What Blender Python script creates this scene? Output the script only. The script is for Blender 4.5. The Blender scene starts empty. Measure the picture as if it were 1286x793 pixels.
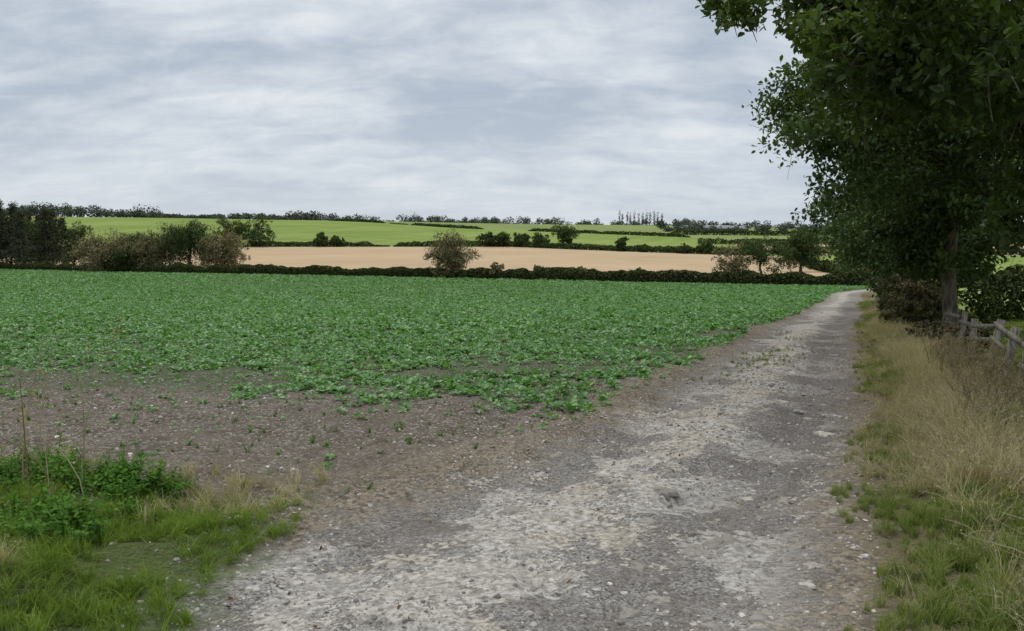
import bpy, bmesh, math
import numpy as np
from mathutils import Vector
R=np.random.default_rng(7)
scene=bpy.context.scene

# ---------------------------------------------------------------- noise / terrain
def _h(ix,iy,s):
    v=np.sin(ix*127.1+iy*311.7+s*74.7)*43758.5453
    return v-np.floor(v)
def vnoise(x,y,s=0):
    ix=np.floor(x);iy=np.floor(y);fx=x-ix;fy=y-iy
    fx=fx*fx*(3-2*fx);fy=fy*fy*(3-2*fy)
    a=_h(ix,iy,s);b=_h(ix+1,iy,s);c=_h(ix,iy+1,s);d=_h(ix+1,iy+1,s)
    return (a*(1-fx)+b*fx)*(1-fy)+(c*(1-fx)+d*fx)*fy
def fbm(x,y,o=4,s=0):
    x=np.asarray(x,float);y=np.asarray(y,float)
    t=0;a=.5;n=0
    for i in range(o):
        t=t+a*vnoise(x*2**i+i*17.3,y*2**i-i*9.1,s+i);n+=a;a*=.5
    return t/n
def sst(a,b,v):
    t=np.clip((v-a)/(b-a),0,1);return t*t*(3-2*t)
PY=np.array([-6000,-300,-60,0,10,30,75,110,150,210,260,330,430,550,700,900,1100,1500,2500,4000,6500.])
PZ=np.array([6,5,2.6,0,-.62,-1.9,-4.85,-6.2,-7.2,-8.8,-9.3,-8.9,-7.3,-2.6,3.2,9.3,9.9,8,17,25,30.])
_m=np.gradient(PZ,PY)
def prof(y):
    y=np.clip(y,PY[0],PY[-1]);i=np.clip(np.searchsorted(PY,y)-1,0,len(PY)-2)
    h=PY[i+1]-PY[i];t=(y-PY[i])/h
    return (2*t**3-3*t**2+1)*PZ[i]+(t**3-2*t**2+t)*h*_m[i]+(-2*t**3+3*t**2)*PZ[i+1]+(t**3-t**2)*h*_m[i+1]
def xr(y): return .451*y+.22*np.sin(y*.21)*sst(4,14,y)*.6+.02*np.clip(y-84,0,60)**2+.25*(fbm(y*.7,y*0+3.3,3)-.5)
def xl(y): return xr(y)-2.85-.9*sst(7,3.5,y)
def NH(x): return 135-.54*x          # field hedge line
def FH(x): return 430-np.clip(x,0,400)*1.0
def crop_sd(x,y):
    strip=.35+1.0*sst(16,8,y)
    ye=np.interp(x,[-60,-9,-5,-1.6,.6,3],[13,11.2,10.4,10.2,9.4,9.6])
    a=(xl(y)-strip-x)*.91; b=y-ye; c=(NH(x)-2.5-y)*.88
    return np.minimum(np.minimum(a,b),c)
def macro(x,y):
    cr=-.018*np.clip(x,-800,800)*sst(430,820,y)
    und=(fbm(x*.004,y*.004,2,5)-.5)*10*sst(300,1200,np.abs(y))
    return prof(y)+cr+und*.5
def micro(x,y):
    near=sst(70,30,np.hypot(x,y))
    tr=np.minimum(x-xl(y),xr(y)-x)
    tm=sst(-.35,.35,tr)
    soil=(fbm(x*1.1,y*1.1,3,1)-.5)*.13+(fbm(x*7,y*7,3,2)-.5)*.075
    rough=(fbm(x*.9,y*.9,2,8)-.5)*.07+(fbm(x*3.1,y*3.1,4,3)-.5)*.075
    u=(x-xl(y))/(xr(y)-xl(y))
    rut=-.045*np.exp(-((u-.22)/.12)**2)-.065*np.exp(-((u-.76)/.12)**2)
    pot=-.05*sst(.60,.68,fbm(x*1.7,y*1.3,2,12))
    v=sst(.1,.9,x-xr(y))*.12+(fbm(x*1.7,y*1.7,3,4)-.5)*.12*sst(0,.5,x-xr(y))-.52*sst(1.0,2.6,x-xr(y))
    berm=.07*np.exp(-((tr+.25)/.25)**2)*(x<xl(y)+.3)
    left=.16*sst(-1.9,-2.9,x)*sst(7.2,5.4,y)
    return near*(soil*(1-tm)+(rough+rut+pot)*tm+v+berm+left)
def gz(x,y): return macro(np.asarray(x,float),np.asarray(y,float))+micro(np.asarray(x,float),np.asarray(y,float))

# ---------------------------------------------------------------- node helpers
class NT:
    def __init__(s,tree): s.t=tree; s.n=tree.nodes; s.l=tree.links
    def add(s,typ,ins=None,**kw):
        n=s.n.new(typ)
        for k,v in kw.items(): setattr(n,k,v)
        for k,v in (ins or {}).items(): s.put(n.inputs[k],v)
        return n
    def put(s,sock,v):
        if isinstance(v,bpy.types.NodeSocket): s.l.new(v,sock)
        else: sock.default_value=v
    def m(s,op,a,b=0.0,c=None,clamp=False):
        n=s.n.new('ShaderNodeMath');n.operation=op;n.use_clamp=clamp
        s.put(n.inputs[0],a);s.put(n.inputs[1],b)
        if c is not None: s.put(n.inputs[2],c)
        return n.outputs[0]
    def mix(s,f,a,b,bt='MIX'):
        n=s.n.new('ShaderNodeMix');n.data_type='RGBA';n.blend_type=bt
        for i,v in ((0,f),(6,a),(7,b)):
            if isinstance(v,tuple) and len(v)==3: v=(*v,1)
            s.put(n.inputs[i],v)
        return n.outputs[2]
    def mr(s,v,a,b,c=0.,d=1.,sm=True):
        n=s.n.new('ShaderNodeMapRange');n.interpolation_type='SMOOTHSTEP' if sm else 'LINEAR'
        for i,q in enumerate((v,a,b,c,d)): s.put(n.inputs[i],q)
        return n.outputs[0]
    def noise(s,vec,sc,det=4,ro=.55,dist=0):
        return s.add('ShaderNodeTexNoise',{'Vector':vec,'Scale':sc,'Detail':det,'Roughness':ro,'Distortion':dist}).outputs['Fac']
    def attr(s,name): return s.add('ShaderNodeAttribute',attribute_name=name)
def newmat(name):
    m=bpy.data.materials.new(name);m.use_nodes=True
    t=NT(m.node_tree);t.n.clear()
    out=t.n.new('ShaderNodeOutputMaterial')
    return m,t,out
def foliage_mat(name,cols,transl=.3,rough=.55,inst=False,spec=.25):
    m,t,o=newmat(name)
    f=t.attr('tint').outputs['Fac']
    if inst:
        r=t.add('ShaderNodeObjectInfo').outputs['Random']
        f=t.m('ADD',t.m('MULTIPLY',f,.6),t.m('MULTIPLY',r,.4))
    ramp=t.add('ShaderNodeValToRGB',{'Fac':f});cr=ramp.color_ramp
    while len(cr.elements)<len(cols): cr.elements.new(.5)
    for i,c in enumerate(cols):
        cr.elements[i].position=i/(len(cols)-1);cr.elements[i].color=(*c,1)
    if transl<.2:
        b=t.add('ShaderNodeBsdfDiffuse',{'Color':ramp.outputs[0]});t.l.new(b.outputs[0],o.inputs[0]);return m
    if spec>0.2:
        b=t.add('ShaderNodeBsdfPrincipled',{'Base Color':ramp.outputs[0],'Roughness':rough,'Specular IOR Level':spec})
    else: b=t.add('ShaderNodeBsdfDiffuse',{'Color':ramp.outputs[0]})
    tr=t.add('ShaderNodeBsdfTranslucent')
    t.put(tr.inputs[0],t.mix(1.0,ramp.outputs[0],(1.5,1.7,.7),'MULTIPLY'))
    ms=t.add('ShaderNodeMixShader',{0:transl,1:b.outputs[0],2:tr.outputs[0]})
    t.l.new(ms.outputs[0],o.inputs[0]);return m
def bark_mat(name,c1,c2,sc=8):
    m,t,o=newmat(name)
    p=t.add('ShaderNodeTexCoord').outputs['Object']
    mp=t.add('ShaderNodeMapping',{'Vector':p,'Scale':(1,1,.2)}).outputs[0]
    n=t.noise(mp,sc*2,6,.65)
    col=t.mix(t.mr(n,.35,.65),c1,c2)
    bp=t.add('ShaderNodeBump',{'Height':n,'Distance':.03,'Strength':.8})
    b=t.add('ShaderNodeBsdfPrincipled',{'Base Color':col,'Roughness':.9,'Normal':bp.outputs[0],'Specular IOR Level':.15})
    t.l.new(b.outputs[0],o.inputs[0]);return m

# ---------------------------------------------------------------- mesh builder
class MB:
    def __init__(s): s.v=[];s.f=[];s.mi=[];s.t=[];s.n=0
    def add(s,v,f,mat=0,tint=.5):
        v=np.asarray(v,float).reshape(-1,3);f=np.asarray(f,int).reshape(-1,4)
        s.v.append(v);s.f.append(f+s.n);s.n+=len(v)
        s.mi.append(np.full(len(f),mat));s.t.append(np.broadcast_to(np.asarray(tint,float),(len(f),)).copy())
    def build(s,name,mats,link=True,smooth=False,origin=None):
        v=np.concatenate(s.v);f=np.concatenate(s.f);mi=np.concatenate(s.mi);t=np.concatenate(s.t)
        if origin is not None: v=v-np.array(origin)
        me=bpy.data.meshes.new(name)
        me.vertices.add(len(v));me.vertices.foreach_set('co',v.ravel())
        me.loops.add(len(f)*4);me.loops.foreach_set('vertex_index',f.ravel().astype(np.int32))
        me.polygons.add(len(f));me.polygons.foreach_set('loop_start',np.arange(0,len(f)*4,4,dtype=np.int32))
        me.polygons.foreach_set('material_index',mi.astype(np.int32))
        if smooth: me.polygons.foreach_set('use_smooth',np.ones(len(f),bool))
        for m in mats: me.materials.append(m)
        me.update(calc_edges=True)
        a=me.attributes.new('tint','FLOAT','FACE');a.data.foreach_set('value',np.clip(t,0,1))
        o=bpy.data.objects.new(name,me)
        if origin is not None:o.location=origin
        if link: scene.collection.objects.link(o)
        return o
def unit(v): return v/np.maximum(np.linalg.norm(v,axis=-1,keepdims=True),1e-9)
def leaves(mb,C,size,mat=0,tint=.5,rng=R,fold=False,droop=0.,aspect=.5):
    n=len(C);size=np.broadcast_to(size,(n,))[:,None]
    d=rng.normal(size=(n,3));d[:,2]-=droop;d=unit(d)
    s=unit(np.cross(d,rng.normal(size=(n,3))+np.array([0,0,1.2])))
    L=size*.5;W=size*aspect*.5
    if not fold:
        v=np.stack([C-d*L,C+s*W,C+d*L,C-s*W],1).reshape(-1,3)
        f=np.arange(n*4).reshape(n,4);mb.add(v,f,mat,tint)
    else:
        nn=np.cross(s,d)*size*.1
        v=np.stack([C-d*L,C+s*W-d*L*.35+nn,C+s*W*.85+d*L*.35+nn,C+d*L,C-s*W*.85+d*L*.35+nn,C-s*W-d*L*.35+nn],1).reshape(-1,3)
        k=np.arange(n)[:,None]*6
        f=np.concatenate([k+np.array([0,1,2,3]),k+np.array([0,3,4,5])])
        tt=np.broadcast_to(tint,(n,));mb.add(v,f,mat,np.concatenate([tt,tt]))
def tube(mb,pts,rad,seg=7,mat=0,tint=.5):
    pts=np.asarray(pts,float);rad=np.asarray(rad,float);n=len(pts)
    tg=unit(np.gradient(pts,axis=0));ref=np.array([.31,.95,.05])
    a=unit(np.cross(tg,ref));b=np.cross(tg,a)
    th=np.linspace(0,2*np.pi,seg,endpoint=False)
    v=pts[:,None]+rad[:,None,None]*(a[:,None]*np.cos(th)[None,:,None]+b[:,None]*np.sin(th)[None,:,None])
    f=[]
    for i in range(n-1):
        for j in range(seg):
            k=(j+1)%seg;f.append((i*seg+j,i*seg+k,(i+1)*seg+k,(i+1)*seg+j))
    mb.add(v.reshape(-1,3),f,mat,tint)
def boxm(mb,c,hs,mat=0,tint=.5,M=None):
    v=np.array([(x,y,z) for x in(-1,1) for y in(-1,1) for z in(-1,1)],float)*hs
    if M is not None: v=v@np.asarray(M).T
    mb.add(v+c,[(0,1,3,2),(4,6,7,5),(0,4,5,1),(2,3,7,6),(0,2,6,4),(1,5,7,3)],mat,tint)

def tree(name,x,y,crown,ncl,per,leaf,tr,mats,seed,near=False,extra=None,clr=(.2,.34),shell=.45,flat=.75,twigs=0,zmin=None):
    rng=np.random.default_rng(seed);mb=MB();g=float(gz(x,y))-.1
    cx,cy,cz,rx,ry,rz=crown
    top=np.array([cx,cy,cz+rz*.55]);base=np.array([x,y,g])
    k=9;tt=np.linspace(0,1,k)[:,None]
    P=base+(top-base)*tt+rng.normal(size=(k,3))*np.array([tr,tr,0])*.7*np.sin(tt*np.pi)
    rad=tr*(1-tt[:,0]*.85);rad[0]*=1.45
    tube(mb,P,rad,10 if near else 6,0)
    u=unit(rng.normal(size=(ncl,3)))*(rng.random((ncl,1))**shell)
    lob=.80+.38*rng.random((ncl,1))
    C=np.array([cx,cy,cz])+u*np.array([rx,ry,rz])*np.clip(lob,0,1.12)*.88
    mr=(rx+ry+rz)/3
    cr=mr*rng.uniform(clr[0],clr[1],ncl)
    if extra is not None:
        e=np.array(extra,float);C=np.concatenate([C,e[:,:3]]);cr=np.concatenate([cr,e[:,3]])
    for i in range(len(C)):
        if C[i,2]<g+.3: C[i,2]=g+.3+rng.random()*.5
        if zmin is not None and C[i,2]<zmin: C[i,2]=zmin+rng.random()*.6
        # keep the wheel track clear of low growth
        lo=float(.451*C[i,1]+.75)
        if near and C[i,2]-gz(C[i,0],C[i,1])<2.6 and C[i,0]-cr[i]<lo: C[i,0]=lo+cr[i]
        lk=.2+.7*np.clip((C[i,2]-g)/(top[2]-g)*.8,0,1)
        s=base+(top-base)*min(lk,.95);mid=(s+C[i])/2+np.array([0,0,.06*mr])+rng.normal(size=3)*.04*mr
        r0=tr*(.2 if near else .25)
        tube(mb,[s,mid,C[i]],[r0,r0*.5,r0*.15],5 if near else 3,0)
        for q in range(twigs):
            e=C[i]+rng.normal(size=3)*cr[i]*.6
            tube(mb,[C[i],(C[i]+e)/2+rng.normal(size=3)*.05,e],[.012,.008,.004],3,0)
        n=int(per*rng.uniform(.6,1.3))
        ns=max(3,n//14);S=unit(rng.normal(size=(ns,3)))*(rng.random((ns,1))**.5)*cr[i]*np.array([1,1,flat])
        sp=S[rng.integers(0,ns,n)]
        L=C[i]+sp+rng.normal(size=(n,3))*cr[i]*.15
        L[:,2]=np.maximum(L[:,2],g+.1)
        ct=rng.random()
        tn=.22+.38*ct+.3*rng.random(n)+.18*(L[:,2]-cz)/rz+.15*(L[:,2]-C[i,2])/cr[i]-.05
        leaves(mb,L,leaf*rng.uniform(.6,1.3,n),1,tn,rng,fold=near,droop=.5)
    return mb.build(name,mats,origin=(x,y,g))

# ---------------------------------------------------------------- materials
dark_leaf=foliage_mat('leaf_dark_green',[(.022,.037,.010),(.045,.074,.018),(.078,.115,.03),(.15,.155,.048)],.22)
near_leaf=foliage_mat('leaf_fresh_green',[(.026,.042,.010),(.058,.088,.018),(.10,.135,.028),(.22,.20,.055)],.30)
mid_leaf=foliage_mat('leaf_mid_green',[(.026,.042,.016),(.056,.082,.028),(.10,.125,.045)],.1)
olive_leaf=foliage_mat('leaf_olive_brown',[(.075,.068,.034),(.16,.14,.068),(.26,.22,.11)],.1)
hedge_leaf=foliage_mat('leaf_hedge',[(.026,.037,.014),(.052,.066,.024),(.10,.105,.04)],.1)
far_haze_leaf=foliage_mat('leaf_far_haze',[(.055,.068,.055),(.08,.095,.07),(.115,.13,.088)],.05)  # paler, bluer leaf colour paints the haze on distant trees
conif_leaf=foliage_mat('needle_dark',[(.026,.034,.022),(.05,.06,.034),(.09,.085,.05)],.05)
bramble_leaf=foliage_mat('leaf_bramble_mix',[(.06,.05,.028),(.10,.10,.045),(.17,.14,.08)],.1)
bark=bark_mat('bark_brown',(.05,.04,.028),(.15,.125,.095))
bark_pale=bark_mat('bark_pale',(.14,.12,.10),(.28,.25,.21))
wood=bark_mat('weathered_wood',(.09,.078,.062),(.24,.215,.175),14)
crop_leaf=foliage_mat('crop_leaf',[(.036,.095,.019),(.060,.150,.028),(.10,.215,.046),(.17,.31,.11)],.25,.5,True,.32)
grass_green=foliage_mat('grass_green',[(.06,.085,.02),(.115,.15,.038),(.19,.215,.07),(.32,.30,.14)],.3,.6,True,.15)
lawn_green=foliage_mat('grass_bright',[(.07,.11,.02),(.13,.185,.035),(.22,.275,.065)],.3,.6,True,.15)
grass_dry=foliage_mat('grass_dry',[(.16,.125,.08),(.30,.245,.16),(.49,.42,.30)],.3,.7,True,.1)
weed_leaf=foliage_mat('weed_leaf',[(.04,.09,.018),(.075,.155,.028),(.13,.235,.045)],.3,.6,True,.15)
brown_leaf=foliage_mat('leaf_fallen',[(.07,.04,.02),(.14,.08,.035),(.28,.19,.07)],.1,.7,True)

# ---------------------------------------------------------------- ground
def axis(base,gp,gn,lim_p,lim_n,c):
    p=[0.]
    while p[-1]<lim_p: p.append(p[-1]+base+gp*p[-1])
    q=[0.]
    while q[-1]<lim_n: q.append(q[-1]+base+gn*q[-1])
    return c+np.array([-t for t in q[:0:-1]]+p)
xs=axis(.028,.0175,.0175,5500,5500,0.5)
ys=axis(.028,.0155,.07,6400,3000,3.2)
X,Y=np.meshgrid(xs,ys);Z=macro(X,Y)+micro(X,Y)
nx,ny=len(xs),len(ys)
me=bpy.data.meshes.new('ground')
co=np.stack([X,Y,Z],-1).reshape(-1,3)
me.vertices.add(len(co));me.vertices.foreach_set('co',co.ravel())
i0=(np.arange(ny-1)[:,None]*nx+np.arange(nx-1)[None]).ravel()
F=np.stack([i0,i0+1,i0+nx+1,i0+nx],1)
me.loops.add(len(F)*4);me.loops.foreach_set('vertex_index',F.ravel().astype(np.int32))
me.polygons.add(len(F));me.polygons.foreach_set('loop_start',np.arange(0,len(F)*4,4,dtype=np.int32))
me.polygons.foreach_set('use_smooth',np.ones(len(F),bool))
me.update(calc_edges=True)
x_,y_=co[:,0],co[:,1]
tsd=np.minimum(x_-xl(y_),xr(y_)-x_)*.91; tsd=np.where(y_>115,-5,tsd)
vsd=(x_-xr(y_))*.91
csd=crop_sd(x_,y_)
ssd=np.minimum(np.minimum(y_-NH(x_)-4,FH(x_)-y_),np.minimum((x_+300),((y_-115)*.30+53)-x_))
s2=np.minimum(np.minimum(y_-330,460-y_),x_-128)
ssd=np.maximum(ssd,s2)
usd=y_-(674-1.006*x_)
usd=np.where(y_<FH(x_)+60,-50,usd)
U=np.clip((x_-xl(y_))/(xr(y_)-xl(y_)),-1,2)
def vattr(n,a,b,c):
    at=me.attributes.new(n,'FLOAT_VECTOR','POINT');at.data.foreach_set('vector',np.stack([a,b,c],1).ravel())
vattr('sda',np.clip(tsd,-50,50),np.clip(vsd,-50,50),np.clip(csd,-50,50))
vattr('sdb',np.clip(ssd,-200,200),np.clip(usd,-400,400),U)
weed_sd=np.minimum(-1.45-x_,(5.5-y_))
vattr('sdc',np.clip(weed_sd,-20,20),np.clip(y_-NH(x_),-50,50),y_*0)
m,t,o=newmat('ground_mix')
pos=t.add('ShaderNodeNewGeometry').outputs['Position']
sa=t.add('ShaderNodeSeparateXYZ',{0:t.attr('sda').outputs['Vector']}).outputs
sb=t.add('ShaderNodeSeparateXYZ',{0:t.attr('sdb').outputs['Vector']}).outputs
sc_=t.add('ShaderNodeSeparateXYZ',{0:t.attr('sdc').outputs['Vector']}).outputs
pxyz=t.add('ShaderNodeSeparateXYZ',{0:pos}).outputs
nA=t.noise(pos,.6,4,.6);nB=t.noise(pos,3.3,5,.65);nC=t.noise(pos,19,5,.72)
nL=t.noise(pos,.012,3,.6)
def vor(sc,feat='F1',rnd=1.):
    return t.add('ShaderNodeTexVoronoi',{'Vector':pos,'Scale':sc,'Randomness':rnd},feature=feat)
v1=vor(36);v2=vor(85)
def g(v): return t.add('ShaderNodeSeparateColor',{0:v.outputs['Color']}).outputs[0]
g1,g2=g(v1),g(v2)
# soil
soil=t.mix(t.mr(nB,.3,.7),(.108,.086,.066),(.20,.165,.127))
soil=t.mix(t.m('MULTIPLY',t.mr(nC,.45,.7),.7),soil,(.29,.24,.185))
soil=t.mix(t.mr(g1,.80,.88,0,.8),soil,(.36,.325,.275))
soil=t.mix(t.mr(g2,.25,.0,0,.6),soil,(.05,.04,.032))
soil=t.mix(t.mr(nA,.42,.62,0,.5),soil,(.175,.142,.108))
# gravel track
grav=t.mix(g1,(.105,.094,.085),(.35,.318,.28))
grav=t.mix(.55,grav,t.mix(g2,(.075,.066,.06),(.47,.43,.375)))
grav=t.mix(t.mr(nB,.38,.62,0,.6),grav,(.155,.131,.109))
pn=t.m('ADD',nB,t.m('MULTIPLY',t.m('SUBTRACT',nA,.5),.9))
pale=t.mix(t.mr(nC,.35,.65),(.28,.235,.185),(.62,.545,.44))
Uc=t.m('ABSOLUTE',t.m('SUBTRACT',sb[2],.42))
centre=t.mr(Uc,.26,.02,0,.22)
pm=t.mr(t.m('ADD',t.m('ADD',pn,centre),t.m('MULTIPLY',t.m('SUBTRACT',nC,.5),.6)),.61,.68)
grav=t.mix(t.m('MULTIPLY',pm,.85),grav,pale)
warp=t.add('ShaderNodeVectorMath',{0:pos,1:t.add('ShaderNodeTexNoise',{'Vector':pos,'Scale':3.2,'Detail':4.,'Roughness':.7}).outputs['Color']},operation='ADD').outputs[0]
gs=g(t.add('ShaderNodeTexVoronoi',{'Vector':warp,'Scale':1.3},feature='F1'))
ve=t.add('ShaderNodeTexVoronoi',{'Vector':warp,'Scale':3.1},feature='DISTANCE_TO_EDGE').outputs['Distance']
crack=t.mr(t.m('ADD',ve,t.m('MULTIPLY',t.m('SUBTRACT',nB,.5),.12)),.0,.04)
slab=t.m('MULTIPLY',t.mr(gs,.60,.63),t.mr(t.m('ADD',nC,t.m('MULTIPLY',nB,.6)),.62,.74))
slab=t.m('MULTIPLY',slab,t.mr(sa[0],.1,.5))
slabc=t.mix(t.mr(nC,.4,.62),(.22,.20,.175),(.46,.42,.36))
slabc=t.mix(t.mr(nB,.45,.6,0,.4),slabc,(.32,.29,.25))
slabc=t.mix(crack,(.12,.105,.09),slabc)
grav=t.mix(t.m('MULTIPLY',slab,.85),grav,slabc)
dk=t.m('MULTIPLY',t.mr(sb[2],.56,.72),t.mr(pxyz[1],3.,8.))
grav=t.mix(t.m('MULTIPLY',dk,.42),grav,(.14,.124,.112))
tsn=t.m('ADD',sa[0],t.m('MULTIPLY',t.m('SUBTRACT',nB,.5),1.8))
col=t.mix(t.mr(tsn,-.25,.3),soil,grav)
mg=t.m('MULTIPLY',t.mr(tsn,-1.3,-.2),t.mr(tsn,.4,-.1))
col=t.mix(t.m('MULTIPLY',mg,t.mr(nC,.4,.6,0,.7)),col,(.32,.255,.17))
# crop ground
csn=t.m('ADD',sa[2],t.m('MULTIPLY',t.m('SUBTRACT',nA,.5),2.))
cm=t.m('MULTIPLY',t.mr(csn,-.3,1.5),t.mr(pxyz[1],8.,50.,.4,.95))
col=t.mix(cm,col,t.mix(nC,(.03,.065,.018),(.06,.13,.035)))
# verge
vsn=t.m('ADD',sa[1],t.m('MULTIPLY',t.m('SUBTRACT',nB,.5),.9))
vg=t.mix(t.mr(nB,.35,.65),(.09,.09,.038),(.21,.165,.10))
vg=t.mix(t.mr(nC,.45,.7,0,.5),vg,(.07,.055,.035))
col=t.mix(t.mr(vsn,-.05,.35),col,vg)
col=t.mix(t.mr(t.m('ADD',sc_[0],t.m('MULTIPLY',t.m('SUBTRACT',nB,.5),.9)),-.2,.3,0,.85),col,(.07,.10,.025))
past=t.mix(t.mr(nB,.3,.7),(.17,.23,.05),(.24,.30,.08))
past=t.mix(t.mr(nA,.4,.65,0,.5),past,(.26,.28,.11))
col=t.mix(t.mr(sa[1],3.,3.8),col,past)
# beyond the field hedge
past2=t.mix(t.mr(nL,.3,.7),(.155,.21,.05),(.22,.265,.075))
wv=t.add('ShaderNodeTexWave',{'Vector':t.add('ShaderNodeMapping',{'Vector':pos,'Rotation':(0,0,.35)}).outputs[0],'Scale':.018,'Distortion':1.5,'Detail':1}).outputs['Fac']
past2=t.mix(t.m('MULTIPLY',wv,.3),past2,(.27,.295,.11))
nM=t.noise(pos,.05,5,.6)
past2=t.mix(t.mr(nM,.45,.7,0,.45),past2,(.14,.175,.055))
behind=t.mr(sc_[1],-1.,1.)
col=t.mix(behind,col,past2)
up=t.mix(t.mr(nL,.35,.65),(.21,.24,.09),(.17,.21,.075))
up=t.mix(t.mr(nM,.45,.7,0,.35),up,(.25,.26,.12))
col=t.mix(t.mr(sb[1],-6.,6.),col,up)
gf=g(t.add('ShaderNodeTexVoronoi',{'Vector':pos,'Scale':.0032}))
ff=t.mix(t.mr(gf,.55,.57),(.15,.195,.09),(.32,.28,.18))
col=t.mix(t.mr(pxyz[1],960.,1000.),col,ff)
stub=t.mix(t.mr(nL,.3,.7),(.36,.25,.145),(.43,.305,.185))
stub=t.mix(t.m('MULTIPLY',t.noise(t.add('ShaderNodeMapping',{'Vector':pos,'Scale':(.03,.6,.1),'Rotation':(0,0,-.2)}).outputs[0],1.,4,.7),.45),stub,(.54,.41,.27))
stub=t.mix(t.mr(nM,.50,.7,0,.4),stub,(.31,.225,.13))
col=t.mix(t.mr(sb[0],-1.,1.),col,stub)
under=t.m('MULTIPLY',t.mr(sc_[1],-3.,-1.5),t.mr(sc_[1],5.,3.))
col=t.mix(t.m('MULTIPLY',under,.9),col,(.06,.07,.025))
# bump
hgt=t.m('ADD',t.m('MULTIPLY',t.m('SUBTRACT',1.,v1.outputs['Distance']),.7),t.m('MULTIPLY',nC,1.1))
fade=t.mr(pxyz[1],20.,90.,1.,.15)
fade=t.m('MULTIPLY',fade,t.m('SUBTRACT',1.,t.m('MULTIPLY',slab,.5)))
bp=t.add('ShaderNodeBump',{'Height':hgt,'Distance':.038,'Strength':fade})
b=t.add('ShaderNodeBsdfDiffuse',{'Color':col,'Roughness':.5,'Normal':bp.outputs[0]})
t.l.new(b.outputs[0],o.inputs[0])
me.materials.append(m)
ground=bpy.data.objects.new('ground',me);scene.collection.objects.link(ground)

# ---------------------------------------------------------------- templates + scatter
def coll(name): return bpy.data.collections.new(name)
def crop_tpl(i,c):
    r=np.random.default_rng(100+i);mb=MB()
    for k in range(9):
        a=k*2.4+r.uniform(-.3,.3);L=r.uniform(.65,1.1);w=r.uniform(.18,.27)*L*1.2;el=r.uniform(.25,1.25)
        s=np.array([0,.3,.52,.8,1.0]);ww=np.array([.06,.12,.85,.9,.2])*w
        cur=el-s*1.0*r.uniform(.5,1.2)
        dx=np.concatenate([[0],np.cumsum(np.diff(s)*np.cos(cur[1:]))])*L;dz=np.concatenate([[0],np.cumsum(np.diff(s)*np.sin(cur[1:]))])*L
        V=[]
        for j in range(5):
            wob=r.uniform(-.08,.08,2)*w*4
            for q,sd in enumerate((-1,0,1)):
                yy=sd*ww[j]*(1+r.uniform(-.25,.25));zz=dz[j]+(abs(sd)*ww[j]*.35+ (wob[0] if sd<0 else wob[1] if sd>0 else 0)*(j>1))
                V.append((dx[j]*math.cos(a)-yy*math.sin(a),dx[j]*math.sin(a)+yy*math.cos(a),zz+.05))
        f=[(j*3+q,j*3+q+1,(j+1)*3+q+1,(j+1)*3+q) for j in range(4) for q in range(2)]
        mb.add(V,f,0,r.uniform(.0,.95))
    o=mb.build('crop_tpl_%d'%i,[crop_leaf],link=False,smooth=False);c.objects.link(o)
def tuft_tpl(nm,i,c,mat,n=46,w=.016,spread=.28,seed=0,head=False,lean=.5):
    r=np.random.default_rng(seed+i);mb=MB()
    for k in range(n):
        a=r.uniform(0,6.28);rr=spread*math.sqrt(r.random());bx,by=rr*math.cos(a),rr*math.sin(a)
        L=r.uniform(.45,1.15);d=r.uniform(0,6.28);ln=r.uniform(.05,lean);
        s=np.array([0,.35,.7,1.]);ww=w*np.array([1,.9,.6,.12])*r.uniform(.7,1.4)
        V=[]
        for j in range(4):
            off=ln*s[j]**2*1.3*L;zz=L*s[j]*(1-.35*ln*s[j])
            px,py=bx+off*math.cos(d),by+off*math.sin(d)
            V+= [(px-math.sin(d)*ww[j],py+math.cos(d)*ww[j],zz),(px+math.sin(d)*ww[j],py-math.cos(d)*ww[j],zz)]
        mb.add(V,[(0,1,3,2),(2,3,5,4),(4,5,7,6)],0,r.uniform(0,1))
        if head and r.random()<.35:
            P=np.array(V[-1]);Cc=P+r.normal(size=(8,3))*np.array([.015,.015,.05]);leaves(mb,Cc,.05,0,r.uniform(.3,1,8),r,aspect=.35)
    o=mb.build('%s_%d'%(nm,i),[mat],link=False);c.objects.link(o)
def weed_tpl(i,c,mat,seed=0):
    r=np.random.default_rng(seed+i);mb=MB()
    for st in range(5):
        a=r.uniform(0,6.28);ln=r.uniform(.05,.5);L=r.uniform(.5,1.)
        P=np.array([[ln*s*s*math.cos(a)+.12*math.cos(a),ln*s*s*math.sin(a)+.12*math.sin(a),L*s] for s in np.linspace(0,1,6)])
        tube(mb,P,np.linspace(.012,.004,6),3,0,.3)
        for k in range(18):
            s=.15+.85*k/18;p=np.array([np.interp(s,np.linspace(0,1,6),P[:,q]) for q in range(3)])
            az=k*1.9+a;l=.22*(1-.5*s)*r.uniform(.6,1.2);dr=np.array([math.cos(az),math.sin(az),r.uniform(-.5,.25)]);sd=np.array([-math.sin(az),math.cos(az),r.uniform(-.2,.2)])
            w=l*.32;V=[p,p+dr*l*.35+sd*w,p+dr*l*.75+sd*w*.6-[0,0,l*.1],p+dr*l-[0,0,l*.22],p+dr*l*.75-sd*w*.6-[0,0,l*.1],p+dr*l*.35-sd*w]
            mb.add(V,[(0,1,2,3),(0,3,4,5)],0,r.uniform(.1,1))
    o=mb.build('weed_tpl_%d'%i,[mat],link=False);c.objects.link(o)
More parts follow.
